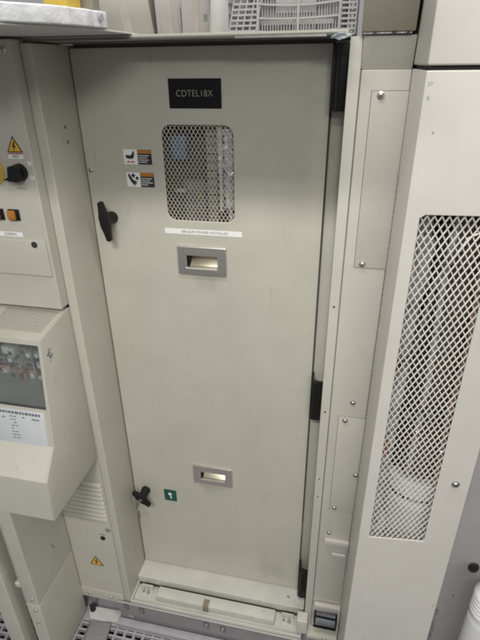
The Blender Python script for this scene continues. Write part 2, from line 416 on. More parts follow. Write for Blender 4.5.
# safety labels
def safety(xa, za, kind):
    mb = MB(); w, h = .0685, .033
    mb.plate([rect(xa, xa+w*.49, za, za+h)], .0006, M_PAPER, fr(-.0005), .0002)
    mb.plate([rect(xa+w*.51, xa+w, za, za+h)], .0006, M_INK, fr(-.0005), .0002)
    mb.plate([rect(xa+w*.51, xa+w, za+h*.74, za+h)], .0004, M_ORHD, fr(-.0008), .0001)
    for r_ in range(4):
        ln = (.86, .60, .80, .52)[r_]; z = za + h*(.60 - .145*r_)
        x = xa + w*.54
        while x < xa + w*(.53 + .44*ln):
            l = random.uniform(.0018, .005); mb.box(x, x+l, -.0013, -.0006, z-.0009, z+.0009, M_PAPER, 0); x += l+.0011
    T = fr(-.0006, xa+w*.245, za+h*.5)
    if kind == 0:       # hand above a hot, crushing edge
        mb.prism([(-.012, .001), (-.011, .0045), (-.001, .003), (.004, .006), (.007, .0125), (.010, .012), (.0095, .003), (.006, -.004), (-.004, -.0045), (-.010, -.003)], .0004, M_INK, T)
        mb.prism([(-.0115, -.0125), (-.006, -.0085), (-.001, -.0118), (.004, -.0085), (.0105, -.0125)], .0004, M_RED, T)
    else:               # hand caught between two gears
        mb.prism([(-.013, .013), (-.009, .0135), (-.0045, .006), (-.001, .0005), (.0035, -.0025), (.0085, -.0035), (.0095, -.0055), (.0045, -.006), (.0085, -.0085), (.0075, -.0105), (.003, -.009), (.0045, -.0125), (.0025, -.0135), (-.0015, -.0105), (-.006, -.005), (-.011, .004)], .0004, M_INK, T)
        for cx, cy, rr in ((.0005, .0095, .0052), (.0095, .0035, .0046)):
            g = [((rr if k % 4 < 2 else rr*.72)*math.cos(k*math.pi/8)+cx, (rr if k % 4 < 2 else rr*.72)*math.sin(k*math.pi/8)+cy) for k in range(16)]
            mb.prism(g, .0004, M_INK, T)
    o = mb.build('safety_label', door)
    o['label'] = ('red and black hot surface pictogram beside orange headed text', 'black hand and gears pictogram beside orange headed text')[kind]
safety(.1045, 1.5545, 0); safety(.1060, 1.5030, 1)
# flush pull latches
for a, b_, c, d in lt:
    mb = MB()
    mb.plate([rect(a, b_, c, d, .005), rect(a+.0235, b_-.0235, c+.0205, d-.0255, .002)], .008, M_STEEL, fr(-.0060), .0034)
    x0_, x1_, z0_, z1_ = a+.022, b_-.022, c+.019, d-.024
    mb.box(x0_, x1_, .030, .0315, z0_, z1_, M_DARK, 0)
    mb.box(x0_, x1_, .0015, .030, z1_, z1_+.0012, M_STEEL, 0); mb.box(x0_, x1_, .0015, .030, z0_-.0012, z0_, M_STEEL, 0)
    mb.box(x0_-.0012, x0_, .0015, .030, z0_, z1_, M_STEEL, 0); mb.box(x1_, x1_+.0012, .0015, .030, z0_, z1_, M_STEEL, 0)
    fm = mb.build('flush_latch', door)
    if True:            # the hinged lever lies in the recess, its lower lip sprung outwards
        mb = MB()
        mb.prism([(.0015, z0_+.0040), (.0030, z0_+.0015), (.0290, z1_-.0050), (.0270, z1_-.0015)], x1_-x0_-.012, M_LEVER, sd(x0_+.009), .0006)
        mb.box(x0_+.009, x1_-.003, -.0015, .0008, z0_+.0005, z0_+.0045, M_LEVER, .0008)
        mb.box(x0_+.001, x0_+.0075, .004, .020, z0_+.004, z1_-.006, M_BLACK, .001)
        mb.build('latch_lever', door)
# added plate a hand's breadth behind the mesh, greys the black unlit interior
mb = MB(); mb.box(.16, .42, .125, .128, 1.36, 1.72, M_DARK, .001); mb.build('fill_plate', cab)
# wing handles
def wing(cx, cz, ang, off, half=.047):
    T = fr(0, cx, cz)
    mb = MB(); mb.lathe([(0, 0), (.0150, 0), (.0150, .006), (.0135, .009), (.0125, .030), (.011, .034), (0, .034)], M_BLACK, T, 32)
    Tw = T @ Matrix.Translation((0, 0, .034)) @ Matrix.Rotation(R(ang), 4, 'Z')
    out = [(-half, -.0060), (-half*.55, -.0088), (-.012, -.0130), (.012, -.0130), (half*.55, -.0088), (half, -.0060),
           (half+.002, 0), (half, .0060), (half*.55, .0088), (.012, .0125), (-.012, .0125), (-half*.55, .0088), (-half, .0060), (-half-.002, 0)]
    mb.prism(out, .013, M_BLACK, Tw, .0028)
    mb.lathe([(0, .0132), (.0055, .0132), (.0055, .0142), (0, .0145)], M_ZINC if off else M_BLACK, Tw, 18)
    return mb.build('wing_handle', door)
wing(.0560, 1.4265, 97, 0)
wing(.0470, .5030, -42, 1, .036)
mb = MB(); mb.plate([rect(.1105, .1530, .4705, .5195, .001)], .0008, M_GREEN, fr(-.0007), .0002)
T = fr(-.0008, .1318, .495)
mb.prism([(-.002, -.014), (.002, -.014), (.002, .003), (.008, .003), (0, .014), (-.008, .003), (-.002, .003)], .0004, M_PAPER, T @ Matrix.Rotation(R(12), 4, 'Z'))
o = mb.build('lock_label', door)
screw(door, (.0166, 0, 1.5384), r=.005)
# ---- sill, tray and base rail
mb = MB(); mb.box(.0036, .5955, -.0655, .035, .108, .1385, M_SILL, .0025, 3); sill = mb.build('sill', cab)
screw(sill, (.5386, -.0356, .1385), UP, .004)
mb = MB()
mb.box(.0036, .5945, -.1355, -.066, .088, .096, M_SILL, .001)
mb.box(.0036, .5945, -.1405, -.1360, .084, .1115, M_SILL, .0018)
mb.box(.0036, .0080, -.1358, -.0664, .0965, .1120, M_SILL, .001)
mb.box(.5900, .5945, -.1358, -.0664, .0965, .1120, M_SILL, .001)
tray = mb.build('tray', cab)
mb = MB(); mb.box(.0905, .5030, -.1170, -.0790, .0970, .1250, M_SILL, .0025)
mb.build('bar_cover', tray)
mb = MB(); mb.box(.2580, .2780, -.1182, -.0920, .0968, .1258, M_BROWN, .001); mb.build('spacer_block', tray)
for x in (.046, .545):
    mb = MB()
    mb.box(x-.020, x+.020, -.112, -.080, .0965, .1005, M_SILL, .001); mb.box(x-.020, x+.020, -.084, -.080, .100, .123, M_SILL, .001)
    mb.lathe([(.0070, 0), (.0070, .005), (.0042, .006), (.0042, .012), (0, .0125)], M_RAIL, Matrix.Translation((x+.006, -.097, .1005)), 6)
    mb.lathe([(.005, 0), (.005, .004), (.003, .009), (0, .0095)], M_RAIL, Matrix.Translation((x-.012, -.094, .1005)), 6)
    mb.build('bolt_bracket', tray)
mb = MB(); mb.box(-.042, .5985, -.1440, -.1410, .028, .1000, M_RAIL, .001); mb.box(-.042, .5985, -.1400, -.02, .020, .0830, M_RAIL, .001)
mb.box(-.042, .5985, -.1470, -.1445, .0945, .0990, M_SILL, .0008)
rail = mb.build('base_rail', cab)
for x, z in ((-.0148, .0698), (.0429, .0661), (.2772, .0655), (.3342, .0610)):
    mb = MB(); T = fr(-.1440, x, z)
    slot = [(.010*math.cos(R(180+18*k)), .010*math.sin(R(180+18*k)) - .006) for k in range(11)] + [(.010, .020), (-.010, .020)]
    mb.prism(slot, .0006, M_GINK, T)
    mb.lathe([(0, 0), (.0085, 0), (.0085, .0015), (.0060, .0018), (.0060, .0075), (.0048, .0085), (0, .0085)], M_ZINC, T @ Matrix.Translation((0, .002, 0)), 6)
    mb.build('bolt', rail)
mb = MB(); mb.box(-.05, .61, -.170, -.1445, -.006, .006, M_FLOOR, .001); mb.build('kick_plate', cab)
# ---- louvred side panel on the left
mb = MB(); outer = rect(-.62, -.0206, .080, 1.236, .001)
mb.plate([outer, rect(-.185, -.0265, .493, .657, .001)], .004, M_SIDE, fr(-.137), .0008)
mb.box(-.62, -.0208, -.1395, -.1372, .080, .128, M_SIDE, .0008)
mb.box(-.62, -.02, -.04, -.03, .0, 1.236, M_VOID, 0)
pan = mb.build('side_panel', cab)
mb = MB(); ns = 9
for k in range(ns):
    z = .493 + (k+.5)*(.164/ns)
    mb.prism([(-.1405, z-.0082), (-.1400, z-.0092), (-.1255, z+.0088), (-.1268, z+.0092)], .157, M_SIDE, sd(-.1845))
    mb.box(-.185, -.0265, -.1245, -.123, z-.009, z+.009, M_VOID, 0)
mb.box(-.187, -.0250, -.1398, -.1372, .4885, .4925, M_SIDE, .0006)
mb.build('louvres', pan)
mb = MB(); triangle_sign(mb, fr(-.1372, -.0985, .2790), .050); mb.build('hazard_sign', pan)
mb = MB(); mb.lathe([(0, 0), (.0085, 0), (.0085, .002), (.006, .0035), (0, .0035)], M_BLACK, fr(-.137, -.0562, .4067), 20)
mb.text('MAIN', .008, M_GINK, fr(-.1372, -.0562, .4225)); mb.build('lock_plug', pan)
mb = MB(); mb.lathe([(0, 0), (.0055, 0), (.0045, .003), (0, .003)], M_ZINC, fr(-.137, -.0325, .450), 6)
for a in range(0, 360, 60): mb.box(.0065, .0105, -.0012, .0012, .0, .001, M_GINK, 0, M=fr(-.137, -.0325, .450) @ Matrix.Rotation(R(a), 4, 'Z'))
mb.build('hex_lock', pan)
for x in (-.1532, -.0686): screw(pan, (x, -.1395, .104), r=.0045)
mb = MB(); mb.cyl((-.1540, -.1400, .004), (-.1540, -.1400, .030), .010, M_RUB); mb.cyl((-.1540, -.128, .030), (-.1540, -.128, .085), .004, M_ZINC); mb.build('levelling_foot', cab)

# ================================================================== CONTROL CABINET (upper left)
cc = thing('control_cabinet', 'beige control cabinet with black rotary switch and orange buttons left of the tall door', 'cabinet', (-.24, -.15, 1.243))
mb = MB(); mb.box(-.47, -.0207, -.166, -.02, 1.2445, 1.8045, M_SIDE, .0035, 3); mb.build('body', cc)
mb = MB(); mb.box(-.44, -.0265, -.1705, -.1662, 1.330, 1.4150, M_SIDE, .004, 3)
hat = mb.build('hatch', cc)
mb = MB(); mb.lathe([(0, 0), (.0075, 0), (.0075, .0008), (.005, .001), (0, .001)], M_INK, fr(-.1705, -.0545, 1.4055), 18); mb.build('finger_hole', hat)
mb = MB(); triangle_sign(mb, fr(-.1662, -.0560, 1.6130), .036); mb.build('hazard_sign', cc)
mb = MB(); mb.plate([rect(-.0745, -.0405, 1.5895, 1.6005)], .0006, M_PAPER, fr(-.1662), .0001)
mb.box(-.0745, -.0405, -.1670, -.1663, 1.5985, 1.6005, M_RED, 0); mb.text('400V', .0075, M_GINK, fr(-.1663, -.0575, 1.5940)); mb.build('voltage_label', cc)
mb = MB(); T = fr(-.166, -.0545, 1.5625)
mb.lathe([(0, 0), (.018, 0), (.018, .004), (.0155, .010), (0, .010)], M_BLACK, T, 28)
mb.prism([(-.011, -.013), (.013, -.015), (.011, .012), (.004, .018), (-.006, .016)], .024, M_BLACK, T @ Matrix.Translation((0, 0, .009)), .003)
mb.prism([(-.030, -.014), (-.008, -.002), (.006, -.013)], .010, M_BLACK, T @ Matrix.Translation((0, 0, .013)), .002)
mb.build('rotary_switch', cc)
for z in (1.581, 1.552):
    mb = MB(); mb.plate([rect(-.0330, -.0245, z-.004, z+.004)], .0004, M_PAPER, fr(-.1662), .0001); mb.text('0' if z < 1.56 else '1', .0060, M_GINK, fr(-.1663, -.0288, z)); mb.build('switch_mark', cc)
for x in (-.0905, -.1290):
    mb = MB(); mb.box(x-.0135, x+.0135, -.1705, -.1662, 1.4585, 1.4835, M_BLACK, .002)
    mb.box(x-.0125, x+.0065, -.1765, -.1708, 1.4615, 1.4815, M_ORNG, .002); mb.build('button', cc)
mb = MB(); mb.plate([rect(-.160, -.0815, 1.4205, 1.4310)], .0006, M_PAPER, fr(-.1662), .0001); mb.text('SCREEN', .0082, M_GINK, fr(-.1663, -.112, 1.4258)); mb.build('name_strip', cc)
mb = MB(); mb.lathe([(0, 0), (.031, 0), (.031, .003), (.029, .004), (0, .004)], M_YEL, fr(-.166, -.1225, 1.5640), 40)
mb.lathe([(0, .004), (.012, .004), (.012, .012), (.019, .014), (.019, .022), (.014, .026), (0, .027)], M_RED, fr(-.166, -.1225, 1.5640), 32)
mb.build('stop_button', cc)
screw(cc, (-.0360, -.166, 1.7870), r=.006)

# ================================================================== OPERATOR CONSOLE
oc = thing('operator_console', 'beige operator console with dark window and paper sleeve on a narrow pedestal', 'console', (-.20, -.25, 0))
prof = [(-.1395, 1.2370), (-.2680, 1.2170), (-.3050, .9430), (-.3590, .8770), (-.3645, .7560), (-.1395, .7550)]
XL, XR = -.50, -.0207
mb = MB()
mb.prism(prof, .004, M_SIDE, sd(XR-.004), .0008)
mb.prism(prof, .004, M_SIDE, sd(XL), .0012)
xs0, xs1 = XL+.0042, XR-.0042
def strip(p, q, thick, mat, loops=None, hole=None):
    """sheet between two profile points; local u = X, v = from p to q, normal outward"""
    d = Vector((0, q[0]-p[0], q[1]-p[1])); v = d.normalized(); u = Vector((1, 0, 0)); n_ = u.cross(v)
    T = Matrix(((u.x, v.x, n_.x, 0), (u.y, v.y, n_.y, p[0]), (u.z, v.z, n_.z, p[1]), (0, 0, 0, 1)))
    lp = [rect(xs0, xs1, 0, d.length)]
    if hole: lp += hole
    mb.plate(lp, thick, mat, T, .0006)
    return T, d.length
T_bez, L_bez = strip(prof[2], prof[1], .004, M_SIDE, hole=[rect(-.46, -.0285, .0980, .2630, .001)])
T_top, L_top = strip(prof[1], prof[0], .003, M_SIDE, hole=[rect(-.175, -.0370, .028, .118, .001)])
strip(prof[5], prof[0], .003, M_VOID)
strip(prof[3], prof[2], .004, M_SIDE)
strip(prof[4], prof[3], .004, M_SIDE)
mb.box(xs0, xs1, -.3640, -.1430, .7556, .7590, M_SIDE, 0)
hous = mb.build('housing', oc)
# perforated top plate
mb = MB(); Tp = T_top
k = 0
u = -.178
while u < -.034:
    mb.box(u-.0014, u+.0014, .024, .122, -.0032, -.0012, M_SIDE, 0, M=Tp); u += .0075
v = .026
while v < .122:
    mb.box(-.178, -.034, v-.0014, v+.0014, -.0030, -.0010, M_SIDE, 0, M=Tp); v += .0068
mb.box(-.178, -.034, .024, .122, -.020, -.018, M_VOID, 0, M=Tp)
mb.build('vent_grid', oc)
mb = MB(); mb.box(-.462, -.0265, .096, .265, -.0075, -.0055, M_GLASS, 0, M=T_bez); mb.build('window_pane', oc)
mb = MB()
mb.box(-.46, -.031, .092, .172, -.026, -.024, M_IGREY, 0, M=T_bez); mb.box(-.46, -.026, -.165, -.163, .97, 1.215, M_DARK, 0)
mb.build('inner_plate', oc)
# terminal blocks seen through the window, each a part
for row, (z, hh) in enumerate(((1.1700, .024), (1.1440, .020), (1.1110, .032))):
    x = -.034
    while x > -.42:
        w_ = random.uniform(.014, .030); dy = random.uniform(-.008, .006); h2 = hh*random.uniform(.8, 1.05)
        mat = random.choice(((M_GRYC, M_GRYC, M_WHITE, M_HOSEG), (M_GRYC, M_HOSEG, M_HOSEG, M_GRYC), (M_PINKC, M_PINKC, M_GRYC, M_PINKC))[row])
        mb = MB(); mb.box(x-w_, x, -.256+dy, -.170, z-h2/2, z+h2/2, mat, .0015)
        mb.box(x-w_*.8, x-w_*.3, -.2578+dy, -.2562+dy, z-h2*.2, z+h2*.25, M_PAPER if random.random() < .4 else M_GINK, .0003)
        mb.lathe([(0, 0), (.0022, 0), (.0018, .001), (0, .0012)], M_ZINC, fr(-.256+dy, x-w_*.18, z-h2*.3), 8)
        mb.build('terminal_block', oc); x -= w_ + random.uniform(.0008, .006)
for k in range(7):
    x = -.045 - k*.052 + random.uniform(-.01, .01); mb = MB()
    mb.tube([(x, -.262, 1.158), (x+.004, -.270, 1.146), (x+.010, -.272, 1.132), (x+.008, -.264, 1.120)], .0016, random.choice((M_GINK, M_PINKC, M_HOSEG))); mb.build('wire', oc)
# the paper in its sleeve
mb = MB(); mb.box(-.166, -.0350, -.0290+.001, .0880, .0002, .0016, M_DOC, .0004, M=T_bez @ Matrix.Translation((0, .003, 0)))
x = -.160
while x < -.045:
    l = random.uniform(.004, .010); mb.box(x, x+l, .0795, .0860, .0015, .0022, M_GINK, 0, M=T_bez); x += l + .0025
for r_ in range(8):
    x = -.128 + random.uniform(-.002, .002)
    for c_ in range(2):
        l = random.uniform(.004, .009); z = .0720 - r_*.0085
        if random.random() < .8: mb.box(x, x+l, z-.0010, z+.0010, .0015, .0021, M_GINK, 0, M=T_bez)
        x += l + .0025
for r_, (xa, l) in enumerate(((-.095, .006), (-.070, .020), (-.150, .008))):
    mb.box(xa, xa+l, .0700-r_*.002, .0730-r_*.002, .0015, .0021, M_GINK, 0, M=T_bez)
mb.build('document_sleeve', oc)
mb = MB(); Tt = sd(-.0207, -.2465, 1.1690)
for i in range(14):
    a, b_ = random.uniform(-.009, .009), random.uniform(-.013, .013); mb.box(a-.003, a+.003, b_-.002, b_+.0015, 0, .0004+.0001*random.random(), M_GINK if i % 3 else M_HOSEG, 0, M=Tt @ Matrix.Rotation(R(random.uniform(-30, 30)), 4, 'Z'))
mb.build('ink_stamp', oc)
d = Vector((0, -.0520, -.0630)).normalized()
Tl = Matrix.Translation((-.203, -.325, .9225)) @ Vector((0, -.77, .64)).to_track_quat('Z', 'Y').to_matrix().to_4x4()
mb = MB(); mb.lathe([(.0040, 0), (.0075, 0), (.0075, .0012), (.0040, .0014), (.0036, .0002), (0, .0002)], M_GINK, Tl, 20); mb.build('grommet', oc)
# pedestal
mb = MB(); mb.box(-.2230, -.1802, -.3350, -.1400, .3172, .7545, M_SIDE, .003, 3)
mb.box(-.2250, -.1802, -.3354, -.1400, -.004, .3168, M_SIDE, .003, 3)
ped = mb.build('pedestal', oc)
screw(ped, (-.1975, -.3365, .292), r=.0045); screw(ped, (-.1990, -.3365, .236), r=.0045)
screw(ped, (-.1975, -.3350, .345), r=.0045)
mb = MB(); mb.lathe([(0, 0), (.0035, 0), (.003, .0008), (0, .001)], M_GINK, sd(-.1802, -.216, .431), 12)
mb.lathe([(0, 0), (.0030, 0), (.003, .0008), (0, .001)], M_GINK, sd(-.1802, -.222, .445), 12); mb.build('rivet', ped)
mb = MB(); mb.box(-.240, -.2235, -.338, -.318, .392, .412, M_SIDE, .004, 3); mb.build('cable_clip', ped)

mp_ = MB(); mp_.box(-.3180, -.2640, -.350, -.30, -.010, .7545, M_SIDE, .004, 3)
mp_.box(-.340, -.24, -.37, -.28, -.0098, .004, M_SIDE, .002)
tag(mp_.build('support_post', org=(-.29, -.325, 0)) if False else mp_.build('support_post'), 'slim grey support post left of the console pedestal', 'post')

# ================================================================== RIGHT-HAND CABINET WITH MESH
rc = thing('mesh_front_cabinet', 'off white cabinet with tall diamond mesh window at the right edge', 'cabinet', (.81, -.2, 0))
A = R(4.6)
T_rc = Matrix.Translation((.7108, -.3055, 0)) @ Matrix.Rotation(A, 4, 'Z') @ FR
def rcp(u, z, w=0): return T_rc @ Vector((u, z, w))
W = .2020
mb = MB()
mb.plate([rect(0, W, .02, 1.7475, .003), [(.0220, .8170), (.1395, .8200), (.1395, 1.5470), (.0300, 1.5470), (.0220, 1.5420)]], .003, M_RCAB, T_rc, .0013)
mb.build('front_panel', rc)
mb = MB(); mesh_bars(mb, .017, .1445, .812, 1.552, .0112, .0198, .0014, M_WIRE, T_rc @ Matrix.Translation((0, 0, -.0060))); mb.build('mesh_screen', rc)
mb = MB()
mb.box(.7108, .7138, -.3015, .25, .02, 1.7475, M_RCAB, .001)
mb.prism([(.7145, .25), (.7145, -.2990), (.9085, -.2830), (.9085, .25)], .003, M_RCAB, Matrix.Translation((0, 0, 1.744)))
mb.box(.906, .909, -.2825, .25, .02, 1.743, M_RCAB, 0)
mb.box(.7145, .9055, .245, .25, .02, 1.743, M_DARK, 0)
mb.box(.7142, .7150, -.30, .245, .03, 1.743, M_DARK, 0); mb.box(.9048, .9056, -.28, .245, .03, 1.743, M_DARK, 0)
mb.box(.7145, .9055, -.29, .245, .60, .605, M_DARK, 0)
mb.build('shell', rc)
# folded seam down the left side
mb = MB(); mb.box(.7096, .7106, -.1035, -.0965, .06, 1.7470, M_RCAB, 0)
for k in range(90): mb.box(.7090, .7098, -.1045, -.1035, .42+k*.0128, .427+k*.0128, M_GINK, 0)
mb.build('side_seam', rc)
p = rcp(.1745, .9960); screw(rc, p, T_rc.to_3x3().to_4x4(), r=.0065)
mb = MB(); mb.lathe([(0, 0), (.0019, 0), (.0017, .0005), (0, .0006)], M_HOSEG, Matrix.Translation(rcp(.021, 1.668)) @ T_rc.to_3x3().to_4x4(), 12); mb.build('plug', rc)
mb = MB(); Tq = Matrix.Translation(rcp(.006, 1.7230)) @ T_rc.to_3x3().to_4x4()
mb.text('27', .0070, M_TEAL, Tq @ Matrix.Translation((.001, .008, 0))); mb.text('8', .0072, M_TEAL, Tq @ Matrix.Translation((.001, -.010, 0))); mb.build('ink_mark', rc)
mb = MB(); Tq = sd(.7106, -.170, .14)
mb.text('TYPE-2 SER', .012, M_GINK, Tq @ Matrix.Rotation(R(90), 4, 'Z')); mb.build('serial_mark', rc)

uc = thing('upper_cabinet', 'off white cabinet box stacked above the mesh cabinet at top right', 'cabinet', (.95, -.1, 1.753))
mb = MB(); mb.prism([(.7108, -.3055), (1.25, -.2620), (1.25, .25), (.7108, .25)], .55, M_RCAB, Matrix.Translation((0, 0, 1.7535)), .003, 3); mb.build('body', uc)
mb = MB(); mb.prism([(.7160, -.2980), (1.24, -.2550), (1.24, .25), (.7160, .25)], .0055, M_RUB, Matrix.Translation((0, 0, 1.7478))); mb.build('dark_seam_filler', uc)  # black filler stands in for the dark gap below the upper box

gm = thing('grey_machine', 'grey machine panel with black oval plug behind the mesh cabinet at lower right', 'machine', (1.2, 0, 0))
mb = MB(); mb.box(.9150, 1.60, -.150, .25, 0, 1.7450, M_GREYM, .004, 3)
mb.box(.98, 1.30, -.33, -.1503, .186, .2076, M_GREYM, .003); mb.build('body', gm)
mb = MB(); mb.lathe([(0, 0), (.013, 0), (.013, .002), (.011, .005), (0, .005)], M_RUB, fr(-.150, 1.0235, .5880) @ Matrix.Diagonal((1, 1.35, 1, 1)), 28); mb.build('oval_plug', gm)
mb = MB(); mb.box(.9380, .9700, -.1530, -.1503, .05, .392, M_GINK, .0005)
mesh_bars(mb, .9390, .9690, .052, .390, .0060, .0090, .0011, M_HOSEG, fr(-.1545)); mb.build('vent_strip', gm)
mb = MB(); mb.lathe([(0, 0), (.0025, 0), (0, .0015)], M_INK, fr(-.150, .9965, .462), 10); mb.build('rivet', gm)

bt = thing('bottle', 'frosted white plastic bottle standing at the lower right corner', 'bottle', (1.031, -.27, .2080))
mb = MB(); mb.lathe([(0, -.2), (.036, -.2), (.038, -.197), (.038, .150), (.036, .158), (.030, .166), (.028, .172)], M_BOT, Matrix.Translation((1.031, -.27, .4080)), 40); mb.build('body', bt)
mb = MB(); pr = [(0, .262), (.024, .262), (.030, .259), (.033, .250)]
for k in range(5): z = .238 - k*.013; pr += [(.0385, z+.004), (.0385, z-.002), (.0365, z-.006)]
pr += [(.036, .1735), (0, .1735)]
mb.lathe(pr, M_WHITE, Matrix.Translation((1.031, -.27, .4080)), 40); mb.build('cap', bt)

# ================================================================== INSIDE THE MESH CABINET
def single(mb, name, label, cat, group=None, org=None): return tag(mb.build(name, org=org or (0, 0, 0)), label, cat, group)
mb = MB(); Tc = Matrix.Translation((.832, -.184, .6055))
mb.lathe([(0, 0), (.066, 0), (.068, .004), (.068, .255), (.064, .262), (.064, .34), (0, .34)], M_CANW, Tc, 48)
can = thing('canister', 'pale cylinder with a white clamp band low behind the right mesh', 'canister', (.832, -.184, .6055))
can_b = mb.build('drum', can)
mb = MB(); mb.lathe([(.064, .262), (.0715, .263), (.0715, .282), (.064, .283)], M_BAND, Tc, 48); mb.lathe([(.064, .293), (.0715, .294), (.0720, .330), (.068, .332), (.04, .332)], M_BAND, Tc, 48)
for k in range(40): mb.box(.0640, .0700, -.0034, .0034, .2835, .2925, M_INK, 0, M=Tc @ Matrix.Rotation(R(k*9), 4, 'Z'))
mb.build('clamp_band', can)
mb = MB(); mb.lathe([(0, .334), (.052, .334), (.052, .45)] + [(.052 - .004*(k % 2), .45 + .020*k) for k in range(31)] + [(0, 1.06)], M_MAROON, Tc, 36); mb.build('riser', can)
mb = MB(); mb.tube([(.748, -.235, .62), (.744, -.24, .90), (.750, -.235, 1.15), (.758, -.20, 1.35), (.752, -.21, 1.70)], .016, M_HOSEG)
single(mb, 'grey_pipe', 'grey vertical pipe at the left behind the right mesh', 'pipe')
mb = MB(); mb.tube([(.772, -.20, .95), (.770, -.215, 1.12), (.782, -.225, 1.30), (.790, -.22, 1.45), (.800, -.18, 1.70)], .011, M_RUB)
single(mb, 'rubber_hose', 'thin black hose behind the right mesh, beside the grey pipe', 'hose')
mb = MB(); mb.tube([(.884, -.22, .95), (.880, -.225, 1.25), (.872, -.22, 1.55), (.87, -.2, 1.72)], .014, M_HOSEG)
single(mb, 'bent_pipe', 'grey pipe on the right behind the right mesh', 'pipe')
mb = MB(); mb.cyl((.742, -.250, 1.018), (.742, -.250, 1.050), .010, M_ORRD); mb.cyl((.742, -.250, 1.050), (.742, -.250, 1.085), .007, M_ZINC)
single(mb, 'orange_fitting', 'small orange fitting low at the left edge of the right mesh', 'fitting')
for pts, r_, mat, nm, lab, cat in (
    ([(.800, -.235, .95), (.806, -.238, 1.2), (.798, -.235, 1.42), (.815, -.23, 1.70)], .0065, M_HOSEG, 'grey_hose', 'thin grey hose in the middle behind the right mesh', 'hose'),
    ([(.762, -.262, 1.12), (.790, -.262, 1.15), (.835, -.255, 1.13), (.87, -.25, 1.20)], .0055, M_RUB, 'black_cable', 'black cable looping across the middle behind the right mesh', 'cable'),
    ([(.735, -.262, 1.22), (.765, -.266, 1.28), (.780, -.262, 1.42), (.82, -.255, 1.50), (.88, -.25, 1.53)], .0045, M_ZINC, 'steel_tube', 'thin steel tube curving up behind the top of the right mesh', 'tube'),
    ([(.855, -.258, .95), (.850, -.262, 1.15), (.858, -.258, 1.30), (.848, -.255, 1.52)], .0050, M_PINKC, 'reddish_cable', 'reddish cable right of the middle behind the right mesh', 'cable')):
    mb = MB(); mb.tube(pts, r_, mat)
    for a, b_ in zip(pts, pts[1:]):
        c_ = (Vector(a)+Vector(b_))/2; d_ = (Vector(b_)-Vector(a)).normalized()*.006
        mb.cyl(c_-d_, c_+d_, r_*1.5, M_ZINC)
    tag(mb.build(nm), lab, cat)
def crumple(c, sx, sy, sz, mat, seed, amp=.35, sub=3):
    rnd = random.Random(seed); bm = bmesh.new(); bmesh.ops.create_icosphere(bm, subdivisions=sub, radius=1)
    for v in bm.verts:
        k = 1 + rnd.uniform(-amp, amp*.4); v.co = (v.co.x*sx*k, v.co.y*sy*k, v.co.z*sz*k)
    mb = MB(); mb.add(bm, mat, Matrix.Translation(c)); return mb
mb = crumple((.752, -.225, 1.435), .026, .018, .085, M_HOSEG, 3); single(mb, 'crumpled_bag', 'grey crumpled bag near the top left of the right mesh', 'bag')
mb = crumple((.752, -.240, .755), .024, .018, .105, M_CANW, 5); single(mb, 'crumpled_film', 'pale crumpled film low at the left behind the right mesh', 'film')

# ================================================================== BEHIND THE DOOR'S WINDOW
mb = MB(); mb.box(.202, .238, .052, .085, 1.558, 1.612, M_BLUE, .004); mb.box(.204, .236, .085, .35, 1.60, 1.605, M_ZINC, 0)
single(mb, 'blue_box', 'small blue box at the upper left behind the window mesh of the door', 'box')
mb = MB(); mb.box(.2860, .3100, .060, .064, 1.31, 1.78, M_FRAME, .001)
for k in range(14): mb.box(.2875, .3085, .0585, .0602, 1.40+k*.019, 1.402+k*.019, M_INK, 0)
single(mb, 'divider_plate', 'grey upright plate right of centre behind the door window', 'plate')
mb = MB(); mb.box(.209, .232, .046, .060, 1.483, 1.4905, M_WHITE, .002); mb.box(.214, .219, .06, .35, 1.470, 1.485, M_ZINC, 0); mb.box(.207, .262, .115, .119, 1.33, 1.50, M_HOSEG, .001)
single(mb, 'white_bracket', 'small white bracket at lower left behind the door window', 'bracket')
mb = MB(); mb.cyl((.2708, .05, 1.4752), (.2708, .07, 1.4752), .0045, M_YEL); mb.cyl((.2708, .07, 1.4752), (.2708, .12, 1.4752), .003, M_ZINC); mb.box(.262, .280, .119, .1195, 1.44, 1.49, M_HOSEG, 0)
single(mb, 'yellow_tag', 'tiny yellow tag low in the middle behind the door window', 'tag')
for i, (x, za, zb, lab) in enumerate(((.349, 1.455, 1.632, 'wide crumpled silver foil pipe at the right behind the door window'), (.326, 1.545, 1.628, 'short crumpled silver foil pipe left of the wide one behind the door window'))):
    rnd = random.Random(20+i); bm = bmesh.new(); nz = 26; nn = 14; rings = []
    for k in range(nz):
        z = za + (zb-za)*k/(nz-1); rr = (.0155, .0075)[i]
        rings.append([bm.verts.new((x + rr*rnd.uniform(.58, 1.2)*math.cos(2*math.pi*j/nn), .034 + rr*rnd.uniform(.58, 1.2)*math.sin(2*math.pi*j/nn), z)) for j in range(nn)])
    for a, b_ in zip(rings, rings[1:]):
        for j in range(nn): bm.faces.new((a[j], a[(j+1) % nn], b_[(j+1) % nn], b_[j]))
    mb = MB(); mb.add(bm, M_SILV); mb.cyl((x, .034, za-.10), (x, .034, za), .005, M_SILV); mb.cyl((x, .034, zb), (x, .034, 1.77), .005, M_SILV)
    single(mb, 'foil_pipe', lab, 'pipe', 'foil wrapped pipes behind the door window')

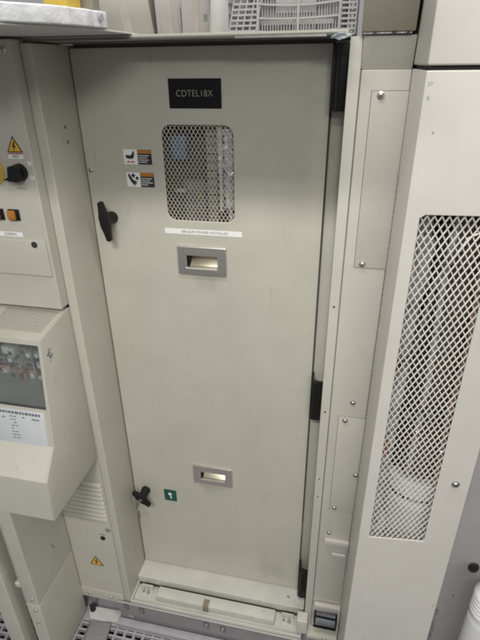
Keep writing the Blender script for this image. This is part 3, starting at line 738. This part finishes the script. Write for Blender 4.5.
# ================================================================== ON TOP OF THE CABINET
mb = MB(); foot = [(.1444, -.4162), (.185, -.300), (.2060, -.225), (.2030, -.10), (.185, .0), (.151, .049), (-.45, .06), (-.45, -.55), (.09, -.55)]
mb.prism(foot, .0028, M_SHEET, Matrix.Translation((0, 0, 1.8090)), .0008)
single(mb, 'flat_sheet', 'thin white sheet lying on the cabinet top under the white slab', 'sheet')
mb = MB()
def slabtop():
    pts = []
    a, b_ = Vector((.2085, -.2235)), Vector((.1420, -.4230)); c_ = Vector((.085, -.58))
    for k in range(19):
        t = k/18; pts.append(a.lerp(b_, t) + Vector((math.sin(math.pi*t)**1.2*.017 + random.uniform(-.0019, .0019), -.012*math.sin(math.pi*t))))
    pts += [c_, Vector((-.46, -.40)), Vector((-.40, -.03))]
    for k in range(1, 6): pts.append(Vector((-.40, -.03)).lerp(a, k/6))
    return [(p.x, p.y) for p in pts]
mb.prism(slabtop(), .0240, M_FOAM, Matrix.Translation((0, 0, 1.8122)), .003, 3)
slab = tag(mb.build('foam_slab'), 'thick bright white foam slab on the cabinet top at upper left', 'slab')
mb = MB(); dd = Vector((.0665, .1995, 0)).normalized(); nn = Vector((dd.y, -dd.x, 0))
Td = Matrix.Translation(Vector((.2052, -.2480, 1.8265)) + nn*.0062) @ nn.to_track_quat('Z', 'Y').to_matrix().to_4x4()
mb.lathe([(0, 0), (.0055, 0), (.005, .0008), (0, .001)], M_HOSEG, Td, 20); mb.build('grey_dot', slab)
mb = MB(); mb.box(.146, .186, -.305, -.262, 1.8366, 1.875, M_YEL, .004); single(mb, 'yellow_box', 'yellow box resting on the white foam slab at the top edge', 'box')
mb = MB(); mb.box(.180, .2030, -.256, -.232, 1.8366, 1.872, M_TAN, .003); single(mb, 'cream_box', 'cream box beside the yellow box on the foam slab', 'box')
def lean_box(name, label, x0, x1, y0, y1, z1, mat, lean, extra=None):
    mb = MB(); Tm = Matrix.Translation(((x0+x1)/2, y0, 1.8087)) @ Matrix.Rotation(R(lean), 4, 'Y')
    w = (x1-x0)/2; mb.box(-w, w, 0, y1-y0, .0, z1-1.8087, mat, .003, M=Tm)
    mb.box(-w*.995, w*.995, -.0012, -.0001, (z1-1.8087)*.93, (z1-1.8087)*.94, M_GINK, 0, M=Tm)
    if extra == 'seam': mb.box(w*.83, w*.85, -.0015, -.0002, .0, .075, M_INK, 0, M=Tm)
    if extra == 'label': mb.box(w*.55, w*.8, -.0015, -.0002, .045, .058, M_HOSEG, 0, M=Tm)
    if name == 'storage_box':
        mb.box(-w*.12, w*.22, -.0010, -.0002, 0, (z1-1.8087)*.6, M_TAPE, 0, M=Tm)
        mb.box(w*.9985, w*1.0015, 0, .10, 0, .004, M_GINK, 0, M=Tm)
    return single(mb, name, label, 'box', 'boxes standing on the cabinet top')
lean_box('storage_box', 'tan leaning box behind the end of the foam slab', -.065, .084, .32, .42, 2.02, M_TANB, -8)
lean_box('storage_box', 'mauve grey box with a dark seam, second from left behind the lintel', .098, .172, .30, .50, 2.02, M_PINK, -2, 'seam')
lean_box('storage_box', 'plain mauve grey box left of the white bucket', .1780, .250, .26, .46, 2.02, M_PINK, 1, 'label')
mb = MB(); mb.cyl((.232, .40, 1.8087), (.252, .40, 2.0), .04, M_BLACK); single(mb, 'dark_gap_filler', 'black filler standing in for the dark gap left of the white bucket', 'cylinder')  # black filler stands in for the dark gap between box and bucket
mb = MB(); Tb = Matrix.Translation((.305, .22, 1.8087)) @ Matrix.Rotation(R(6), 4, 'Y')
mb.lathe([(0, 0), (.042, 0), (.044, .003), (.052, .15), (.056, .152), (.056, .158), (.050, .158), (.042, .004), (0, .004)], M_WHITE, Tb, 40); single(mb, 'plastic_bucket', 'white plastic bucket standing left of the lattice crate', 'bucket')
# lattice crate
cr = thing('lattice_crate', 'white lattice plastic crate on the cabinet top above the door', 'crate', (.49, .15, 1.809))
def lattice(mb, M, w, h, cols, rows, bar=.0022, d=.005):
    for k in range(cols+1): u = w*k/cols; mb.box(u-bar/2, u+bar/2, 0, h, -d, 0, M_CRATE, 0, M=M)
    for k in range(rows+1): v = h*k/rows; mb.box(0, w, v-bar*.6, v+bar*.6, -d-.0006, .0006, M_CRATE, 0, M=M)
def crate_front():
    mb = MB(); T = fr(.055, .352, 1.809)
    lattice(mb, T @ Matrix(((1,.20,0,-.006),(0,1,0,0),(0,0,1,0),(0,0,0,1))), .056, .16, 4, 17, .0030)                           # short wide slots at the left end
    T2 = fr(.055, .574, 1.809); lattice(mb, T2, .030, .16, 2, 18, .0030)
    # bowed middle: upright slats crossed by sagging bands
    for k in range(29):
        x = .4105 + k*.0057 + random.uniform(-.0008, .0008); mb.box(x-.0008, x+.0008, .0575, .0605, 1.809, 1.969, M_CRATE, 0)
    for q, z in enumerate((1.812, 1.8375, 1.8600, 1.8820, 1.904, 1.926, 1.948)):
        pts = [(.408 + .166*t/12, .0540, z + (.0050 - .0022*(q % 2))*((2*t/12-1)**2) + .0018*(t/12)) for t in range(13)]
        for a, b_ in zip(pts, pts[1:]):
            mb.prism([(a[0], a[2]-.0017), (b_[0], b_[2]-.0017), (b_[0], b_[2]+.0017), (a[0], a[2]+.0017)], .004, M_CRATE, fr(.0575))
    for k in (0, 2, 4): 
        x = .408 + k*.041; mb.box(x-.0025, x+.0025, .0525, .0565, 1.809, 1.969, M_CRATE, .0005)
    return mb.build('front_lattice', cr)
crate_front()
mb = MB(); lattice(mb, sd(.345, .062, 1.809), .26, .16, 12, 8); mb.build('side_lattice', cr)
mb = MB(); lattice(mb, sd(.604, .062, 1.809), .26, .16, 12, 8); mb.build('side_lattice', cr)
mb = MB(); lattice(mb, fr(.325, .352, 1.809), .252, .16, 14, 8); mb.build('back_lattice', cr)
mb = MB(); mb.box(.354, .602, .062, .32, 1.8087, 1.8115, M_CRATE, .001); mb.build('base', cr)
mb = MB(); mb.box(.380, .585, .085, .30, 1.8118, 1.94, M_HOSEG, .01, 3); mb.box(.400, .560, .080, .0845, 1.829, 1.838, M_PAPER, .001); mb.box(.44, .52, .0835, .0848, 1.85, 1.875, M_PAPER, .0004); single(mb, 'grey_carton', 'grey carton inside the white lattice crate', 'carton')
mb = crumple((.585, -.128, 1.7985), .018, .007, .007, M_SCRAP, 9, .5, 2); single(mb, 'tape_scrap', 'crumpled clear tape scrap at the top right corner of the door', 'tape')

# ================================================================== ON THE FLOOR
mb = MB(); nx, ny = 14, 8; bm = bmesh.new(); g = []
for i in range(nx+1):
    for j in range(ny+1):
        u, v = i/nx, j/ny; p0 = Vector((-.178, -.130)).lerp(Vector((-.048, -.1215)), u); p1 = Vector((-.150, -.1720)).lerp(Vector((-.0445, -.1640)), u)
        p = p0.lerp(p1, v); g.append(bm.verts.new((p.x, p.y, .0015 + .004*math.sin(u*3.1)*(1-v) + .0012*math.sin(7*u+2*v))))
for i in range(nx):
    for j in range(ny): bm.faces.new((g[i*(ny+1)+j], g[(i+1)*(ny+1)+j], g[(i+1)*(ny+1)+j+1], g[i*(ny+1)+j+1]))
bmesh.ops.solidify(bm, geom=bm.faces[:], thickness=.0006); mb.add(bm, M_PAPER)
single(mb, 'paper_sheet', 'white paper sheet on the floor under the louvred panel', 'paper')
mb = MB(); Tf = Matrix.Translation((-.098, -.225, -.0095)) @ Matrix.Rotation(R(8), 4, 'Z')
mb.box(-.040, .036, -.11, .050, .0, .012, M_GFOAM, .002, M=Tf); mb.box(-.042, -.0402, -.11, .050, .0, .016, M_BROWN, .0005, M=Tf)
single(mb, 'grey_pad', 'grey flat pad lying on the floor in front of the paper sheet', 'pad')
# keys in the lower wing handle
mb = MB(); mb.cyl((.0470, -.050, .5030), (.0470, -.062, .5030), .0028, M_ZINC, n=12)
mb.box(.0462, .0478, -.070, -.058, .492, .514, M_ZINC, .0006)
ring = [(.0470 + .0*k, -.066 + .009*math.cos(R(k*20)), .484 + .010*math.sin(R(k*20))) for k in range(19)]
mb.tube(ring, .0009, M_ZINC, 6)
mb.box(.0430, .0500, -.067, -.0655, .446, .476, M_ZINC, .001); mb.box(.0455, .0475, -.067, -.0655, .432, .447, M_ZINC, .0005)
single(mb, 'key', 'small steel keys hanging from the lower black handle', 'key')

# added block, unseen above the view, placed to shade the top of the door
dk = thing('light_blocker', 'unseen grey overhead block added to shade the top of the door', 'blocker', (-.2, -.75, 2.02))
mb = MB(); mb.box(-1.3, .61, -.80, -.70, 2.02, 2.35, M_SHEET, .004); mb.build('blocker_body', dk)
for x in (-1.28, -.66, -.04, .585):
    mb = MB(); mb.box(x, x+.02, -.812, -.688, 2.012, 2.362, M_ZINC, .002); mb.build('blocker_flange', dk)
for x in (-.9, .45):
    for y in (-.785, -.715):
        mb = MB(); mb.cyl((x, y, 2.35), (x, y, 3.3), .006, M_ZINC); mb.build('blocker_rod', dk)
# ================================================================== LIGHT
def lamp(name, loc, rot, sx, sy, watts, col):
    l = bpy.data.lights.new(name, 'AREA'); l.shape = 'RECTANGLE'; l.size = sx; l.size_y = sy; l.energy = watts; l.color = col
    o = bpy.data.objects.new(name, l); COL.objects.link(o); o.location = loc; o.rotation_euler = rot; return o
lamp('ceiling_lamp', (.75, -.62, 3.0), (0, 0, 0), 2.4, .14, 41, (1, .98, .93))
lamp('ceiling_lamp', (.45, -2.2, 3.0), (R(28), 0, 0), .70, .12, 45, (1, .98, .935))
lamp('ceiling_lamp', (1.5, -3.6, 2.9), (R(48), 0, 0), 1.4, .30, 46, (1, .98, .935))
lamp('ceiling_lamp', (.3, 1.5, 3.0), (R(-12), 0, 0), 1.6, .4, 10, (1, .97, .93))
w = bpy.data.worlds.new('World'); S.world = w; w.use_nodes = True
bg = w.node_tree.nodes['Background']; bg.inputs[0].default_value = (.97, .98, 1.0, 1); bg.inputs[1].default_value = .375

# ================================================================== CAMERA (solved from the door's four corners)
cam = bpy.data.cameras.new('camera'); co = bpy.data.objects.new('camera', cam); COL.objects.link(co)
Rm = Matrix(((0.9767531690855634, 0.0889473462396169, -0.19504260118814654), (0.21406408233975185, -0.45307027482558243, 0.8653923357191877), (-0.011393653204684636, -0.8870263218565733, -0.46157825880369463)))
X, D, F = Rm.col[0], Rm.col[1], Rm.col[2]
mw = Matrix((X, -D, -F)).transposed().to_4x4(); mw.translation = (.62285418, -1.1, 1.75914812)
co.matrix_world = mw
cam.sensor_fit = 'VERTICAL'; cam.sensor_height = 24; cam.lens = 24*493.13474/640
cam.clip_start = .02; cam.clip_end = 60
S.camera = co
S.cycles.filter_width = 2.3
S.view_settings.view_transform = 'Standard'; S.view_settings.look = 'None'; S.view_settings.gamma = 1; S.view_settings.exposure = -.22
for o in COL.objects:
    if '_w' in o: del o['_w']
    if o.parent is not None and 'category' in o: del o['category']
